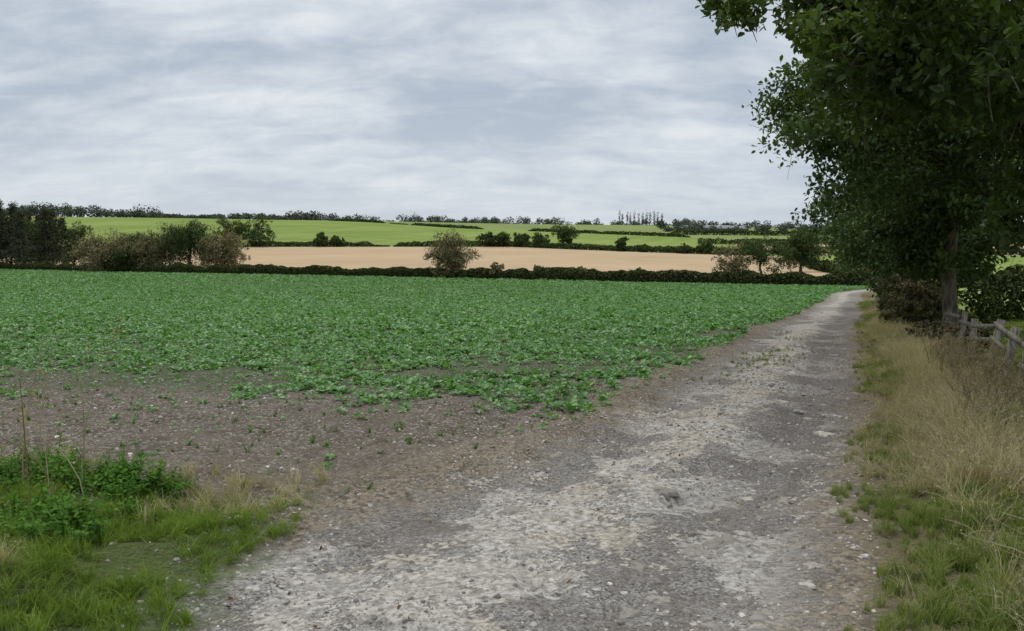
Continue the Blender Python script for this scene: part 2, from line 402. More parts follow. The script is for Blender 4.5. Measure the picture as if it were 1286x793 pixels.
def stone_mat(nm='stone',a=(.13,.115,.10),b_=(.28,.25,.22),c_=(.56,.51,.45)):
    m,t,o=newmat(nm);r=t.add('ShaderNodeObjectInfo').outputs['Random']
    p=t.add('ShaderNodeNewGeometry').outputs['Position'];n=t.noise(p,24,4,.7)
    ramp=t.add('ShaderNodeValToRGB',{'Fac':r});e=ramp.color_ramp.elements
    e[0].color=(*a,1);e[1].color=(*c_,1);q=ramp.color_ramp.elements.new(.55);q.color=(*b_,1)
    col=t.mix(t.mr(n,.35,.7,0,.65),ramp.outputs[0],(.14,.12,.10))
    b=t.add('ShaderNodeBsdfDiffuse',{'Color':col});t.l.new(b.outputs[0],o.inputs[0]);return m
stm=stone_mat();slm=stone_mat('concrete_fragment',(.19,.17,.145),(.28,.25,.215),(.42,.38,.32))
def stone_tpl(i,c):
    r=np.random.default_rng(500+i);bm=bmesh.new();bmesh.ops.create_icosphere(bm,subdivisions=2,radius=1)
    sx,sy,sz=r.uniform(.7,1.2),r.uniform(.6,1.),r.uniform(.35,.65);pl=[unit(r.normal(size=3)) for _ in range(7)]
    for v in bm.verts:
        p=np.array(v.co)
        for q in pl:
            d=p@q-.62
            if d>0:p=p-q*d
        v.co=(p[0]*sx,p[1]*sy,p[2]*sz)
    me=bpy.data.meshes.new('stone_%d'%i);bm.to_mesh(me);bm.free();me.materials.append(stm)
    c.objects.link(bpy.data.objects.new('stone_%d'%i,me))
def slab_tpl(i,c):
    r=np.random.default_rng(800+i);n=40;th=np.linspace(0,2*np.pi,n,endpoint=False)
    rad=.75+.2*np.sin(th*2+r.uniform(0,6))*r.random()+.16*np.sin(th*3+r.uniform(0,6))+.10*np.sin(th*7+r.uniform(0,6))+r.normal(size=n)*.07
    mb=MB();rings=[];
    for k,(f,z) in enumerate(((1.1,-.14),(1.,.0),(.88,.04),(.55,.06),(.02,.06))):
        rings.append(np.stack([rad*f*np.cos(th),rad*f*np.sin(th)*.75,z+r.normal(size=n)*.016],1))
    V=np.concatenate(rings);F=[(a*n+j,a*n+(j+1)%n,(a+1)*n+(j+1)%n,(a+1)*n+j) for a in range(4) for j in range(n)]
    mb.add(V,F,0);o=mb.build('slab_%d'%i,[slm],link=False,smooth=True);c.objects.link(o)
def leaf_tpl(i,c):
    mb=MB();r=np.random.default_rng(i+900);leaves(mb,np.array([[0,0,.25]]),2.,0,r.random(),r,fold=True,aspect=.6)
    v=mb.v[0];v[:,2]=v[:,2]*.25+.1
    o=mb.build('fallen_%d'%i,[brown_leaf],link=False);c.objects.link(o)
def straw_tpl(i,c):
    mb=MB();r=np.random.default_rng(i+950);tube(mb,[(-1,0,.05),(0,r.uniform(-.1,.1),.12),(1,0,.05)],[.03,.03,.025],3,0,r.random())
    o=mb.build('straw_%d'%i,[grass_dry],link=False);c.objects.link(o)
def scatter(name,c,x,y,scl,tilt=.1,dz=0.,seed=1,nvar=None):
    r=np.random.default_rng(seed);n=len(x);z=gz(x,y)+dz
    me=bpy.data.meshes.new(name);me.vertices.add(n);me.vertices.foreach_set('co',np.stack([x,y,z],1).ravel())
    rot=np.stack([r.normal(size=n)*tilt,r.normal(size=n)*tilt,r.uniform(0,6.283,n)],1)
    a=me.attributes.new('rot','FLOAT_VECTOR','POINT');a.data.foreach_set('vector',rot.ravel())
    a=me.attributes.new('scl','FLOAT','POINT');a.data.foreach_set('value',np.broadcast_to(scl,(n,)).astype(float))
    a=me.attributes.new('idx','INT','POINT');a.data.foreach_set('value',r.integers(0,len(c.objects),n).astype(np.int32))
    ob=bpy.data.objects.new(name,me);scene.collection.objects.link(ob)
    ng=bpy.data.node_groups.new(name+'_nodes','GeometryNodeTree')
    ng.interface.new_socket('Geometry',in_out='INPUT',socket_type='NodeSocketGeometry')
    ng.interface.new_socket('Geometry',in_out='OUTPUT',socket_type='NodeSocketGeometry')
    N=ng.nodes;L=ng.links;gi=N.new('NodeGroupInput');go=N.new('NodeGroupOutput')
    ci=N.new('GeometryNodeCollectionInfo');ci.inputs['Collection'].default_value=c
    ci.inputs['Separate Children'].default_value=True;ci.inputs['Reset Children'].default_value=True
    ip=N.new('GeometryNodeInstanceOnPoints');ip.inputs['Pick Instance'].default_value=True
    def na(nm,dt):
        q=N.new('GeometryNodeInputNamedAttribute');q.data_type=dt;q.inputs['Name'].default_value=nm
        return [s for s in q.outputs if s.enabled and s.name=='Attribute'][0]
    L.new(gi.outputs[0],ip.inputs['Points']);L.new(ci.outputs[0],ip.inputs['Instance'])
    L.new(na('idx','INT'),ip.inputs['Instance Index']);L.new(na('scl','FLOAT'),ip.inputs['Scale'])
    er=N.new('FunctionNodeEulerToRotation');L.new(na('rot','FLOAT_VECTOR'),er.inputs[0]);L.new(er.outputs[0],ip.inputs['Rotation'])
    L.new(ip.outputs[0],go.inputs[0])
    md=ob.modifiers.new('scatter','NODES');md.node_group=ng
    return ob
def rnd_fan(n,y0,y1,b0,b1,r):
    y=np.sqrt(r.uniform(y0*y0,y1*y1,n));return r.uniform(b0,b1,n)*y,y

cc=coll('crop_plants');[crop_tpl(i,cc) for i in range(7)]
XX=[];YY=[];SS=[]
for (y0,y1,den,s,b0) in ((6,22,46,.112,-.92),(22,55,21,.16,-.85),(55,120,6.8,.245,-.8),(120,215,2.8,.34,-.8)):
    area=(.5-b0)*(y1*y1-y0*y0)/2;n=int(area*den)
    x,y=rnd_fan(n,y0,y1,b0,.5,R);sd=crop_sd(x,y)
    nz=fbm(x*.35,y*.35,3,21);n2=fbm(x*1.3,y*1.3,2,22);n4=fbm(x*.16+y*.05,y*.07,3,27)
    w=np.interp(x,[-9,-3,0],[3.0,1.7,.8])
    pr=sst(-1,1,(sd+.3+(nz-.5)*6+(n2-.5)*2)/w)
    low=sst(-5,0,sd+(nz-.5)*4)*np.interp(x,[-8,-2,1],[.34,.10,.03])
    a=(xl(y)-.15-x)
    bare=sst(.57,.66,nz)*sst(19,12,y);pr=pr*(1-.8*bare)
    pr=np.maximum(pr,low*sst(.35,.6,n2))
    pr=np.maximum(pr,.004*(a>.3)*(y<14))
    pr=pr*(a>0)*(y<NH(x)-2)
    k=R.random(n)<pr*(.78+.22*sst(.4,.55,n4))
    XX.append(x[k]);YY.append(y[k]);SS.append(s*R.uniform(.55,1.35,k.sum())*(.5+.5*np.clip(pr[k]*1.5,0,1))*(.74+.5*n4[k]))
x=np.concatenate(XX);y=np.concatenate(YY);s=np.concatenate(SS)
scatter('crop_rows_of_leafy_plants',cc,x,y,s,.2,0.,3)

sc=coll('stones');[stone_tpl(i,sc) for i in range(7)]
x1,y1=rnd_fan(85000,2.2,16,-.95,.5,R)
t_=np.minimum(x1-xl(y1),xr(y1)-x1);k=R.random(len(x1))<np.where(t_>-.2,.85,.5)*(x1<xr(y1)+.2)*(crop_sd(x1,y1)<2.5)*(.3+1.*sst(.38,.6,fbm(x1*1.5,y1*1.5,3,31)))
x1,y1=x1[k],y1[k];s1=np.exp(R.normal(math.log(.0088),.45,len(x1)))
x2,y2=rnd_fan(7500,2.4,24,-.8,.46,R);t_=np.minimum(x2-xl(y2),xr(y2)-x2)
k=R.random(len(x2))<np.where(t_>0,.5,.32)*(x2<xr(y2))*(crop_sd(x2,y2)<1)*sst(.35,.6,fbm(x2*1.1,y2*1.1,3,33))
x2,y2=x2[k],y2[k];s2=R.uniform(.014,.034,len(x2))
scatter('gravel_stones',sc,np.concatenate([x1,x2]),np.concatenate([y1,y2]),np.concatenate([s1,s2]),.3,0.,4)
sb_=coll('slabs');[slab_tpl(i,sb_) for i in range(8)]
x2,y2=rnd_fan(2300,2.4,20,-.6,.46,R);t_=np.minimum(x2-xl(y2),xr(y2)-x2)
k=(R.random(len(x2))<.8*sst(.42,.56,fbm(x2*.8,y2*.8,3,36)))&(t_>.05)
x2,y2=x2[k],y2[k];s2=np.exp(R.normal(math.log(.060),.5,len(x2))).clip(.03,.17)
scatter('broken_concrete_fragments',sb_,x2,y2,s2,.08,-.003,44)
st=coll('straw');[straw_tpl(i,st) for i in range(4)]
x1,y1=rnd_fan(22000,2.6,13,-.9,.45,R);t_=np.minimum(x1-xl(y1),xr(y1)-x1)
k=R.random(len(x1))<(.06+.8*np.exp(-((t_+.5)/.8)**2)+.35*(t_<-.5))*sst(.35,.6,fbm(x1*.9,y1*.9,3,41))
scatter('straw_litter',st,x1[k],y1[k],R.uniform(.02,.055,k.sum()),.15,.012,5)
fl=coll('fallen');[leaf_tpl(i,fl) for i in range(4)]
x1,y1=rnd_fan(6500,2.6,26,-.5,.48,R);t_=np.minimum(x1-xl(y1),xr(y1)-x1)
k=R.random(len(x1))<(.15+.8*sst(.5,.7,fbm(x1*.8,y1*.8,2,44)))*(t_>-.6)
scatter('fallen_leaves',fl,x1[k],y1[k],R.uniform(.010,.022,k.sum()),.5,.008,6)

# grasses
gg=coll('gg');[tuft_tpl('green_tuft',i,gg,grass_green,seed=200,lean=.8) for i in range(5)]
gl=coll('gl');[tuft_tpl('lawn_tuft',i,gl,lawn_green,seed=250,lean=.9,spread=.4) for i in range(4)]
gd=coll('gd');[tuft_tpl('dry_tuft',i,gd,grass_dry,seed=300,head=True,n=34,w=.011,lean=.9) for i in range(5)]
ww=coll('ww');[weed_tpl(i,ww,weed_leaf,400) for i in range(5)]
def verge_pts(n,y0,y1,r):
    y=y0+(y1-y0)*r.random(n)**1.6;off=r.random(n)*4.2-.1;return xr(y)+off,y,off
x1,y1,of=verge_pts(26000,1.2,60,R)
nz=fbm(x1*.8,y1*.8,3,51);p=sst(-.1,.45,of+(nz-.5)*.9)*(.25+.75*sst(.40,.58,nz))
k=R.random(len(x1))<p
scatter('verge_green_grass',gg,x1[k],y1[k],R.uniform(.07,.20,k.sum())*(.5+.5*sst(0,1.,of[k])),.2,0.,7)
x1,y1,of=verge_pts(19000,1.2,45,R)
nz=fbm(x1*.7,y1*.7,3,55);p=sst(-.1,.9,of+(nz-.5)*.9)*(.2+.8*sst(.42,.56,nz))*sst(2.9,1.8,of)
k=R.random(len(x1))<p
scatter('verge_dry_grass',gd,x1[k],y1[k],R.uniform(.20,.46,k.sum())*(.35+.65*sst(.2,1.3,of[k]))*(1-.45*sst(1.5,2.2,of[k])*sst(8,11,y1[k])),.35,0.,8)
y1=R.uniform(6,45,14000);x1=xr(y1)+R.uniform(3.2,14,len(y1))
scatter('pasture_grass',gg,x1,y1,R.uniform(.08,.15,len(y1)),.15,0.,9)
x1=R.uniform(-4.8,-2.3,460);y1=R.uniform(4.0,5.5,460);k=(fbm(x1*1.5,y1*1.5,2,61)+.12*(-2.9-x1)>.44)
scatter('nettle_clump',ww,x1[k],y1[k],R.uniform(.12,.32,k.sum()),.3,0.,10)
x1=R.uniform(-4.4,-1.2,3600);y1=R.uniform(2.2,5.6,3600);nz=fbm(x1*1.5,y1*1.5,3,62)
k=R.random(3600)<sst(-.35,.5,-1.6-x1+(nz-.5)*1.6)*sst(5.6,4.6,y1+(nz-.5)*2)*(.2+.8*sst(.38,.52,nz))
scatter('corner_green_grass',gl,x1[k],y1[k],R.uniform(.04,.13,k.sum()),.35,0.,11)
x1=R.uniform(-4.2,-1.4,320);y1=R.uniform(3.0,6.0,320);k=fbm(x1,y1,2,66)>.46
scatter('corner_dry_grass',gd,x1[k],y1[k],R.uniform(.08,.2,k.sum()),.4,0.,12)
x1,y1=rnd_fan(2600,4.,40,-.8,.47,R);t_=np.minimum(x1-xl(y1),xr(y1)-x1);u=(x1-xl(y1))/(xr(y1)-xl(y1))
nz=fbm(x1*.6,y1*.6,3,71)
p=np.where(t_>0,sst(.58,.7,nz)*np.exp(-((u-.45)/.15)**2)*sst(9,14,y1),.14*np.exp(-((t_+.3)/.5)**2))
k=R.random(len(x1))<p
gx=[x1[k]];gy=[y1[k]]
yy=R.uniform(12,24,900);uu=.36+R.normal(size=900)*.12;xx=xl(yy)+uu*(xr(yy)-xl(yy));k=(fbm(xx*1.2,yy*.8,2,73)>.46)&(R.random(900)<.5)
gx.append(xx[k]);gy.append(yy[k]);gx=np.concatenate(gx);gy=np.concatenate(gy)
scatter('track_crown_grass',gg,gx,gy,R.uniform(.03,.085,len(gx)),.3,0.,13)
x1=R.uniform(0,1,110);y1=R.uniform(6.2,8.6,110);x1=xr(y1)+1.0+x1*1.6
scatter('verge_weeds',ww,x1,y1,R.uniform(.2,.42,110),.25,0.,14)
x1,y1=rnd_fan(300,4.,10,-.75,.1,R);k=(crop_sd(x1,y1)<0)&(xl(y1)-x1>.3)&(R.random(300)<.55)
scatter('small_weeds',ww,x1[k],y1[k],R.uniform(.04,.10,k.sum()),.3,0.,15)

# dry stalks
mb=MB();r=np.random.default_rng(5)
for k in range(10):
    bx=r.uniform(-3.7,-2.75);by=r.uniform(4.2,5.4);b0=float(gz(bx,by));h=r.uniform(.6,1.25);a=r.uniform(0,6.28);ln=r.uniform(.1,.6)
    P=[[bx+ln*s*s*math.cos(a),by+ln*s*s*math.sin(a),b0+h*s] for s in np.linspace(0,1,6)]
    tube(mb,P,np.linspace(.006,.002,6),4,0,.5+.5*r.random())
    for q in range(5):
        s=r.uniform(.45,1);p=np.array([bx+ln*s*s*math.cos(a),by+ln*s*s*math.sin(a),b0+h*s]);e=p+np.array([r.uniform(-.1,.1),r.uniform(-.1,.1),r.uniform(.06,.14)])
        tube(mb,[p,e],[.0025,.0015],3,0,.5+.5*r.random());leaves(mb,e+r.normal(size=(5,3))*.012,.022,0,.6,r)
mb.build('dry_weed_stalks',[grass_dry])
mb=MB()
for k in range(150):
    by=r.uniform(6.5,12);bx=float(xr(by))+r.uniform(1.0,1.9);b0=float(gz(bx,by));h=r.uniform(.45,.85);a=r.uniform(0,6.28);ln=r.uniform(.05,.3)
    P=[[bx+ln*s*s*math.cos(a),by+ln*s*s*math.sin(a),b0+h*s] for s in np.linspace(0,1,5)]
    tube(mb,P,np.linspace(.006,.002,5),4,0,r.random()*.5)
    for q in range(7):
        s=r.uniform(.5,1);p=np.array([bx+ln*s*s*math.cos(a),by+ln*s*s*math.sin(a),b0+h*s]);e=p+np.array([r.uniform(-.12,.12),r.uniform(-.12,.12),r.uniform(.04,.14)])
        tube(mb,[p,e],[.003,.0015],3,0,r.random()*.5);leaves(mb,e+r.normal(size=(6,3))*.015,.025,0,.3,r)
mb.build('dead_hogweed_stems',[grass_dry])

# ---------------------------------------------------------------- fence
mb=MB();r=np.random.default_rng(9)
fy=np.array([8.2,9.9,11.6,13.1,14.7,16.6,18.6]);pp=[]
for i,yy in enumerate(fy):
    fx=float(.451*yy+2.15);z0=float(gz(fx,yy));ln=(.30,.12,.34,.40,.1,.2,.05)[i];h=1.16
    tx=np.array([fx+ln*.9,yy+ln*.3,z0+h]);bs=np.array([fx,yy,z0-.3]);pp.append((bs,tx))
    d=unit(tx-bs);a=unit(np.cross(d,[.45,1,0]));c=np.cross(a,d)
    M=np.stack([a,c,d],1);boxm(mb,(tx+bs)/2,np.array([.055,.05,np.linalg.norm(tx-bs)/2]),0,.5,M)
for i in range(len(pp)-1):
    for hh in (.55,.76,.92):
        if hh==.76 and i in(1,4):continue
        A=pp[i][0]+(pp[i][1]-pp[i][0])*hh;B=pp[i+1][0]+(pp[i+1][1]-pp[i+1][0])*(hh+r.uniform(-.07,.04))
        d=unit(B-A);off=unit(np.cross(d,[0,0,1]))*-.08;n=np.cross(off/np.linalg.norm(off),d)
        M=np.stack([off/np.linalg.norm(off),d,n],1)
        boxm(mb,(A+B)/2+off,np.array([.016,np.linalg.norm(B-A)/2-.01,.042]),0,.5,M)
mb.build('wooden_post_and_rail_fence',[wood])

# ---------------------------------------------------------------- roadside trees
TM=[bark,dark_leaf];TN=[bark,near_leaf]
ex=[]
r=np.random.default_rng(31)
for k in range(24):
    yy=r.uniform(8.3,10.2);b=r.uniform(.645,.78);ex.append((b*yy,yy,1.6+r.uniform(-.05,2.6),r.uniform(.35,.55)))
for k in range(24):
    yy=r.uniform(8.,11.);b=r.uniform(.265,.5);ex.append((b*yy,yy,1.6+yy*.285-max(0,(b-.3))*yy*.5+r.uniform(-.1,.5),r.uniform(.32,.5)))
for k in range(66):
    yy=r.uniform(7.2,11.);b=r.uniform(.40,.76);ex.append((b*yy,yy,1.6+yy*r.uniform(.15,.36),r.uniform(.4,.65)))
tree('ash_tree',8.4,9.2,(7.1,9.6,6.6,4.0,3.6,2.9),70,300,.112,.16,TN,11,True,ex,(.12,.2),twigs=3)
def lane_tree(y,off,cz,rx,rz,seed,ncl,per,leaf,tr=.2,mats=TM,extra=None,cdx=0,name='sycamore_tree',zmin=None):
    x=.451*y+off;tree(name,x,y,(x+cdx,y,cz,rx,rx,rz),ncl,per,leaf,tr,mats,seed,True,extra,(.17,.26),twigs=2,zmin=zmin)
ex=[(.451*19+1.2+r.uniform(-.4,.8),19+r.uniform(-.3,1.5),r.uniform(-.5,2),.6) for k in range(14)]
lane_tree(19,2.2,5.0,4.5,4.6,21,130,420,.145,.2,TM,ex,-.2,zmin=.8)
lane_tree(15,6.0,5.6,3.2,3.4,27,50,300,.14,.2,zmin=2.4)
ex=[(.451*30+1.4+r.uniform(-.6,3),30+r.uniform(-2,2),r.uniform(-1.2,2.5),.95) for k in range(22)]
ex+=[(.451*30-.3+r.uniform(-.8,1.5),30+r.uniform(-2,2),r.uniform(1.2,3.8),.95) for k in range(14)]
lane_tree(30,2.9,3.4,4.8,4.8,22,95,320,.19,.22,TM,ex,-.6)
ex=[(.451*43+1.5+r.uniform(-.6,3),43+r.uniform(-3,3),r.uniform(-2.3,1.5),1.1) for k in range(22)]
ex+=[(.451*43-.6+r.uniform(-1,1.5),43+r.uniform(-2,2),r.uniform(.4,3.2),1.1) for k in range(12)]
lane_tree(43,2.6,1.9,4.6,4.8,23,75,270,.22,.2,TM,ex)
lane_tree(58,3.4,.6,4.6,4.6,24,60,190,.28,.2)
lane_tree(76,4.6,-1.2,4.3,4.2,25,46,170,.32,.2)
lane_tree(26,9,5.2,4.0,4.0,26,46,220,.2,.2,zmin=2.0)
for i,(yy,off,rr) in enumerate(((21.5,1.6,1.0),(24.5,1.7,.9),(35,1.9,1.15),(39,1.9,1.2),(50,2.3,1.5),(64,2.7,1.8),(28,2.0,1.1),(19.3,2.7,.7))):
    x=.451*yy+off;z=float(gz(x,yy))
    tree('hawthorn_bush',x,yy,(x,yy,z+rr*.85,rr,rr,rr*.85),34,300,.075+.001*yy,.05,[bark,bramble_leaf if i in(0,3,2) else hedge_leaf],60+i,False,None,(.22,.34))
for yy,off in((17.5,1.7),(15.8,1.5)):
    x=.451*yy+off;z=float(gz(x,yy));tree('bramble_bush',x,yy,(x,yy,z+.4,.5,.6,.42),16,200,.08,.03,[bark,bramble_leaf],int(77+yy))

# ---------------------------------------------------------------- hedges
def hedge(name,pts,h,w,dens,leaf,mat,seed,gap=0.,hv=.35,fq=.12,zp=.8):
    r=np.random.default_rng(seed);mb=MB();pts=np.array(pts,float)
    for i in range(len(pts)-1):
        A,B=pts[i],pts[i+1];Ln=np.linalg.norm(B-A);n=int(Ln*dens);s=r.random(n)
        P=A+(B-A)*s[:,None];nz=fbm(P[:,0]*fq,P[:,1]*fq,3,seed);nf=fbm(P[:,0]*.5,P[:,1]*.5,2,seed+3)
        k=nz>gap;P=P[k];nz=nz[k];nf=nf[k]
        H=h*(1-hv+2*hv*(.6*nz+.4*nf))
        if gap>0: H=H*(.25+.75*sst(gap,gap+.10,nz))
        zz=r.random(len(P))**zp*H
        nrm=unit(np.array([-(B-A)[1],(B-A)[0]]))
        ww=w*np.sqrt(np.clip(1-(zz/H)**3,0.05,1))
        P=P+nrm*(r.uniform(-1,1,len(P))*ww)[:,None]
        C=np.stack([P[:,0],P[:,1],macro(P[:,0],P[:,1])+micro(P[:,0],P[:,1])+zz],1)
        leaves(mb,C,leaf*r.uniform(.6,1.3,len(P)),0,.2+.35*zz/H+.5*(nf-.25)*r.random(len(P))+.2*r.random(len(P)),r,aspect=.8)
    mb.build(name,[mat])
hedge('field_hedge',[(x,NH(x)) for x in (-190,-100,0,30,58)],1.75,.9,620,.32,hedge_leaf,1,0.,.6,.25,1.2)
hedge('lane_end_hedge',[(58,104),(75,112),(110,150)],1.9,1.2,260,.34,hedge_leaf,2)
hedge('pasture_hedge',[(21,35),(34,41),(60,60)],2.6,.9,700,.2,hedge_leaf,14,0.,.5,.2)
hedge('valley_hedge',[(-330,430),(0,430),(100,330)],2.6,1.6,70,.85,mid_leaf,3,.30,.6,.045)
hedge('field_side_hedge',[(57,118),(84,215),(120,330)],2.4,1.4,80,.65,hedge_leaf,4,.2,.5,.06)
hedge('upper_field_hedge',[(-225,900),(123,550),(190,480)],2.4,1.8,26,1.2,mid_leaf,5,.42,.5,.02)
hedge('east_field_hedge',[(120,330),(190,335),(330,340)],3.,1.8,50,.8,mid_leaf,6,.2,.7,.06)
hedge('east_field_hedge',[(110,460),(230,455),(420,470)],3.5,1.8,50,.9,mid_leaf,7,.2,.7,.05)
hedge('distant_field_hedge',[(123,600),(400,620)],4,2,30,1.3,mid_leaf,8,.2,.7,.03)

# ---------------------------------------------------------------- valley trees   (bearing ratio, distance, half width, height)
def vtree(name,b,d,hw,h,leafmat,seed,trunk=.12,ncl=26,per=120,leaf=None,rel=.56):
    x,y=b*d,d;z=float(gz(x,y));rz=h*(1-rel+.05)
    tree(name,x,y,(x,y,z+h*rel,hw,hw,rz),ncl,per,leaf or max(.32,d*.0023),trunk*hw*.5,[bark,leafmat],seed,False,None,(.28,.42),shell=.5,flat=.85)
V=[('willow_shrub',-.528,188,9.5,9.2,olive_leaf),('willow_shrub',-.49,186,5.5,5.8,hedge_leaf),('hedgerow_tree',-.565,230,6,12,mid_leaf),('hedgerow_tree',-.48,300,9,9,mid_leaf),
('willow_shrub',-.455,185,5.6,10.4,olive_leaf),('oak_tree',-.415,183,7.0,12.6,mid_leaf),('willow_shrub',-.372,181,6.4,8.8,olive_leaf),
('willow_shrub',-.078,142,5.3,8.4,olive_leaf),('hawthorn_tree',.283,119,3.3,6.2,olive_leaf),('oak_tree',.322,121,3.9,7.8,mid_leaf),
('oak_tree',.373,185,5.4,10,mid_leaf),('willow_shrub',.45,200,3.,5.5,olive_leaf),
('oak_tree',-.362,430,11.5,16.5,mid_leaf),('oak_tree',-.326,430,11.,16,mid_leaf),
('hawthorn_tree',-.246,430,5,7.5,mid_leaf),('hawthorn_tree',-.225,430,4,5.8,mid_leaf),
('hawthorn_tree',-.03,430,6.,8.,mid_leaf),('hawthorn_tree',-.014,430,5.5,8.4,mid_leaf),('hawthorn_tree',.012,426,5.5,7.5,mid_leaf),('hawthorn_tree',.036,420,6.,7.8,mid_leaf),
('oak_tree',.067,410,8,15.5,mid_leaf),('hawthorn_tree',.14,375,3.4,7.2,mid_leaf),('hawthorn_tree',.17,365,2.2,3.8,mid_leaf),
('hawthorn_tree',.222,350,3.6,4.2,hedge_leaf),('hawthorn_tree',.25,345,4.2,5.4,mid_leaf),('hawthorn_tree',.31,335,6,7,mid_leaf),('hawthorn_tree',.345,335,5,6,mid_leaf),
('willow_shrub',-.02,137,1.6,2.8,olive_leaf),('willow_shrub',.035,135,1.5,2.8,olive_leaf),('willow_shrub',.09,132,1.3,2.4,olive_leaf),('willow_shrub',.16,126,1.3,2.5,hedge_leaf)]
for i,(nm,b,d,hw,h,mt) in enumerate(V):
    big=hw>4 and d<330
    vtree(nm,b,d,hw,h,mt,300+i,ncl=60 if big else 30,per=240 if big else 140,rel=.48 if 'shrub' in nm or d>300 else .55)

# conifer wood on the left
def conifer(x,y,h,seed):
    r=np.random.default_rng(seed);mb=MB();z=float(gz(x,y));tube(mb,[(x,y,z-.2),(x+.1,y,z+h*.6),(x,y,z+h)],[.28,.16,.03],6,0)
    cb=r.uniform(.08,.3)
    for k in range(60):
        s=cb+(1-cb)*(k/60);rr=h*.26*(1-s)/(1-cb)**.6*r.uniform(.6,1.2)+.4;a=r.uniform(0,6.28)
        e=np.array([x+rr*math.cos(a),y+rr*math.sin(a),z+h*s-.15*rr]);c0=np.array([x,y,z+h*s])
        tube(mb,[c0,e],[.05,.02],3,0)
        q=r.random(40)[:,None];L=c0+(e-c0)*q+r.normal(size=(40,3))*.45
        leaves(mb,L,.6,1,.2+.5*r.random(40)+.2*s,r,aspect=.5,droop=.8)
    mb.build('conifer_tree',[bark_pale,conif_leaf],origin=(x,y,z))
r=np.random.default_rng(77)
for k in range(28):
    b=-.80+.0082*k+r.uniform(-.006,.006);d=r.uniform(205,240)
    hh=r.uniform(14,19.5)*(1 if b<-.64 else .85)
    conifer(b*d,d,hh,700+k)
for k in range(7):
    b=-.70+.018*k;vtree('woodland_tree',b,228,5,r.uniform(10,14),mid_leaf,900+k,ncl=40,per=150)
hedge('wood_undergrowth',[(-215,238),(-170,232),(-128,222)],4.4,3,90,.5,hedge_leaf,12,0.,.5)

# ---------------------------------------------------------------- distant tree belts
def belt(name,items,mat,seed,leaf=1.7,per=110):
    r=np.random.default_rng(seed);mb=MB()
    for (x,y,h,w) in items:
        z=float(gz(x,y));n=per;u=unit(r.normal(size=(n,3)))*(r.random((n,1))**.4)
        C=np.array([x,y,z+h*.5])+u*np.array([w,w,h*.5])+r.normal(size=(n,3))*.4
        leaves(mb,C,leaf*r.uniform(.6,1.3,n),0,.3+.3*r.random()+.3*r.random(n)+.1*u[:,2],r,aspect=.8)
        tube(mb,[(x,y,z-.3),(x,y,z+h*.6)],[.35,.15],4,0,.1)
    mb.build(name,[mat])
it=[];r=np.random.default_rng(88)
for k in range(240):
    b=r.uniform(-.9,-.25);d=r.uniform(905,960);c=float(fbm(b*18,1.1,2,9));it.append((b*d,d,r.uniform(5,10)*(.5+c)*(1.5 if b<-.45 else .9),r.uniform(5,9)))
it+=[(-.478*930,930,17,8),(-.468*930,932,16,9),(-.458*930,932,14,9),(-.545*930,930,13,8)]
for b in np.linspace(-.285,-.245,7): it.append((b*930,930,r.uniform(9,13),5))
belt('ridge_tree_belt',it,far_haze_leaf,1,2.0,130)
it=[]
for k in range(110):
    b=r.uniform(-.25,.62);d=r.uniform(1000,1250);c=fbm(b*14,3.3,2,7)
    it.append((b*d,d,r.uniform(6,11)*(.6+.8*float(c)),r.uniform(5,9)))
for k in range(80):
    b=r.uniform(.19,.6);d=r.uniform(640,900);it.append((b*d,d,r.uniform(5,11),r.uniform(4,8)))
for b in (-.12,-.105,-.06,-.035,-.02,.02,.035,.055):it.append((b*960,960,r.uniform(7,10),5))
belt('village_tree_belt',it,far_haze_leaf,2,2.0,120)
it=[]
for k in range(12): b=.137+.060*k/12+r.uniform(-.001,.001);it.append((b*980,980,r.uniform(15,21),1.5))
belt('poplar_row',it,far_haze_leaf,6,1.3,110)
it=[]
for k in range(520):
    x=r.uniform(-2400,2400);it.append((x,2500+r.uniform(-250,250),r.uniform(9,16),r.uniform(12,26)))
belt('horizon_woodland',it,far_haze_leaf,3,leaf=5,per=60)

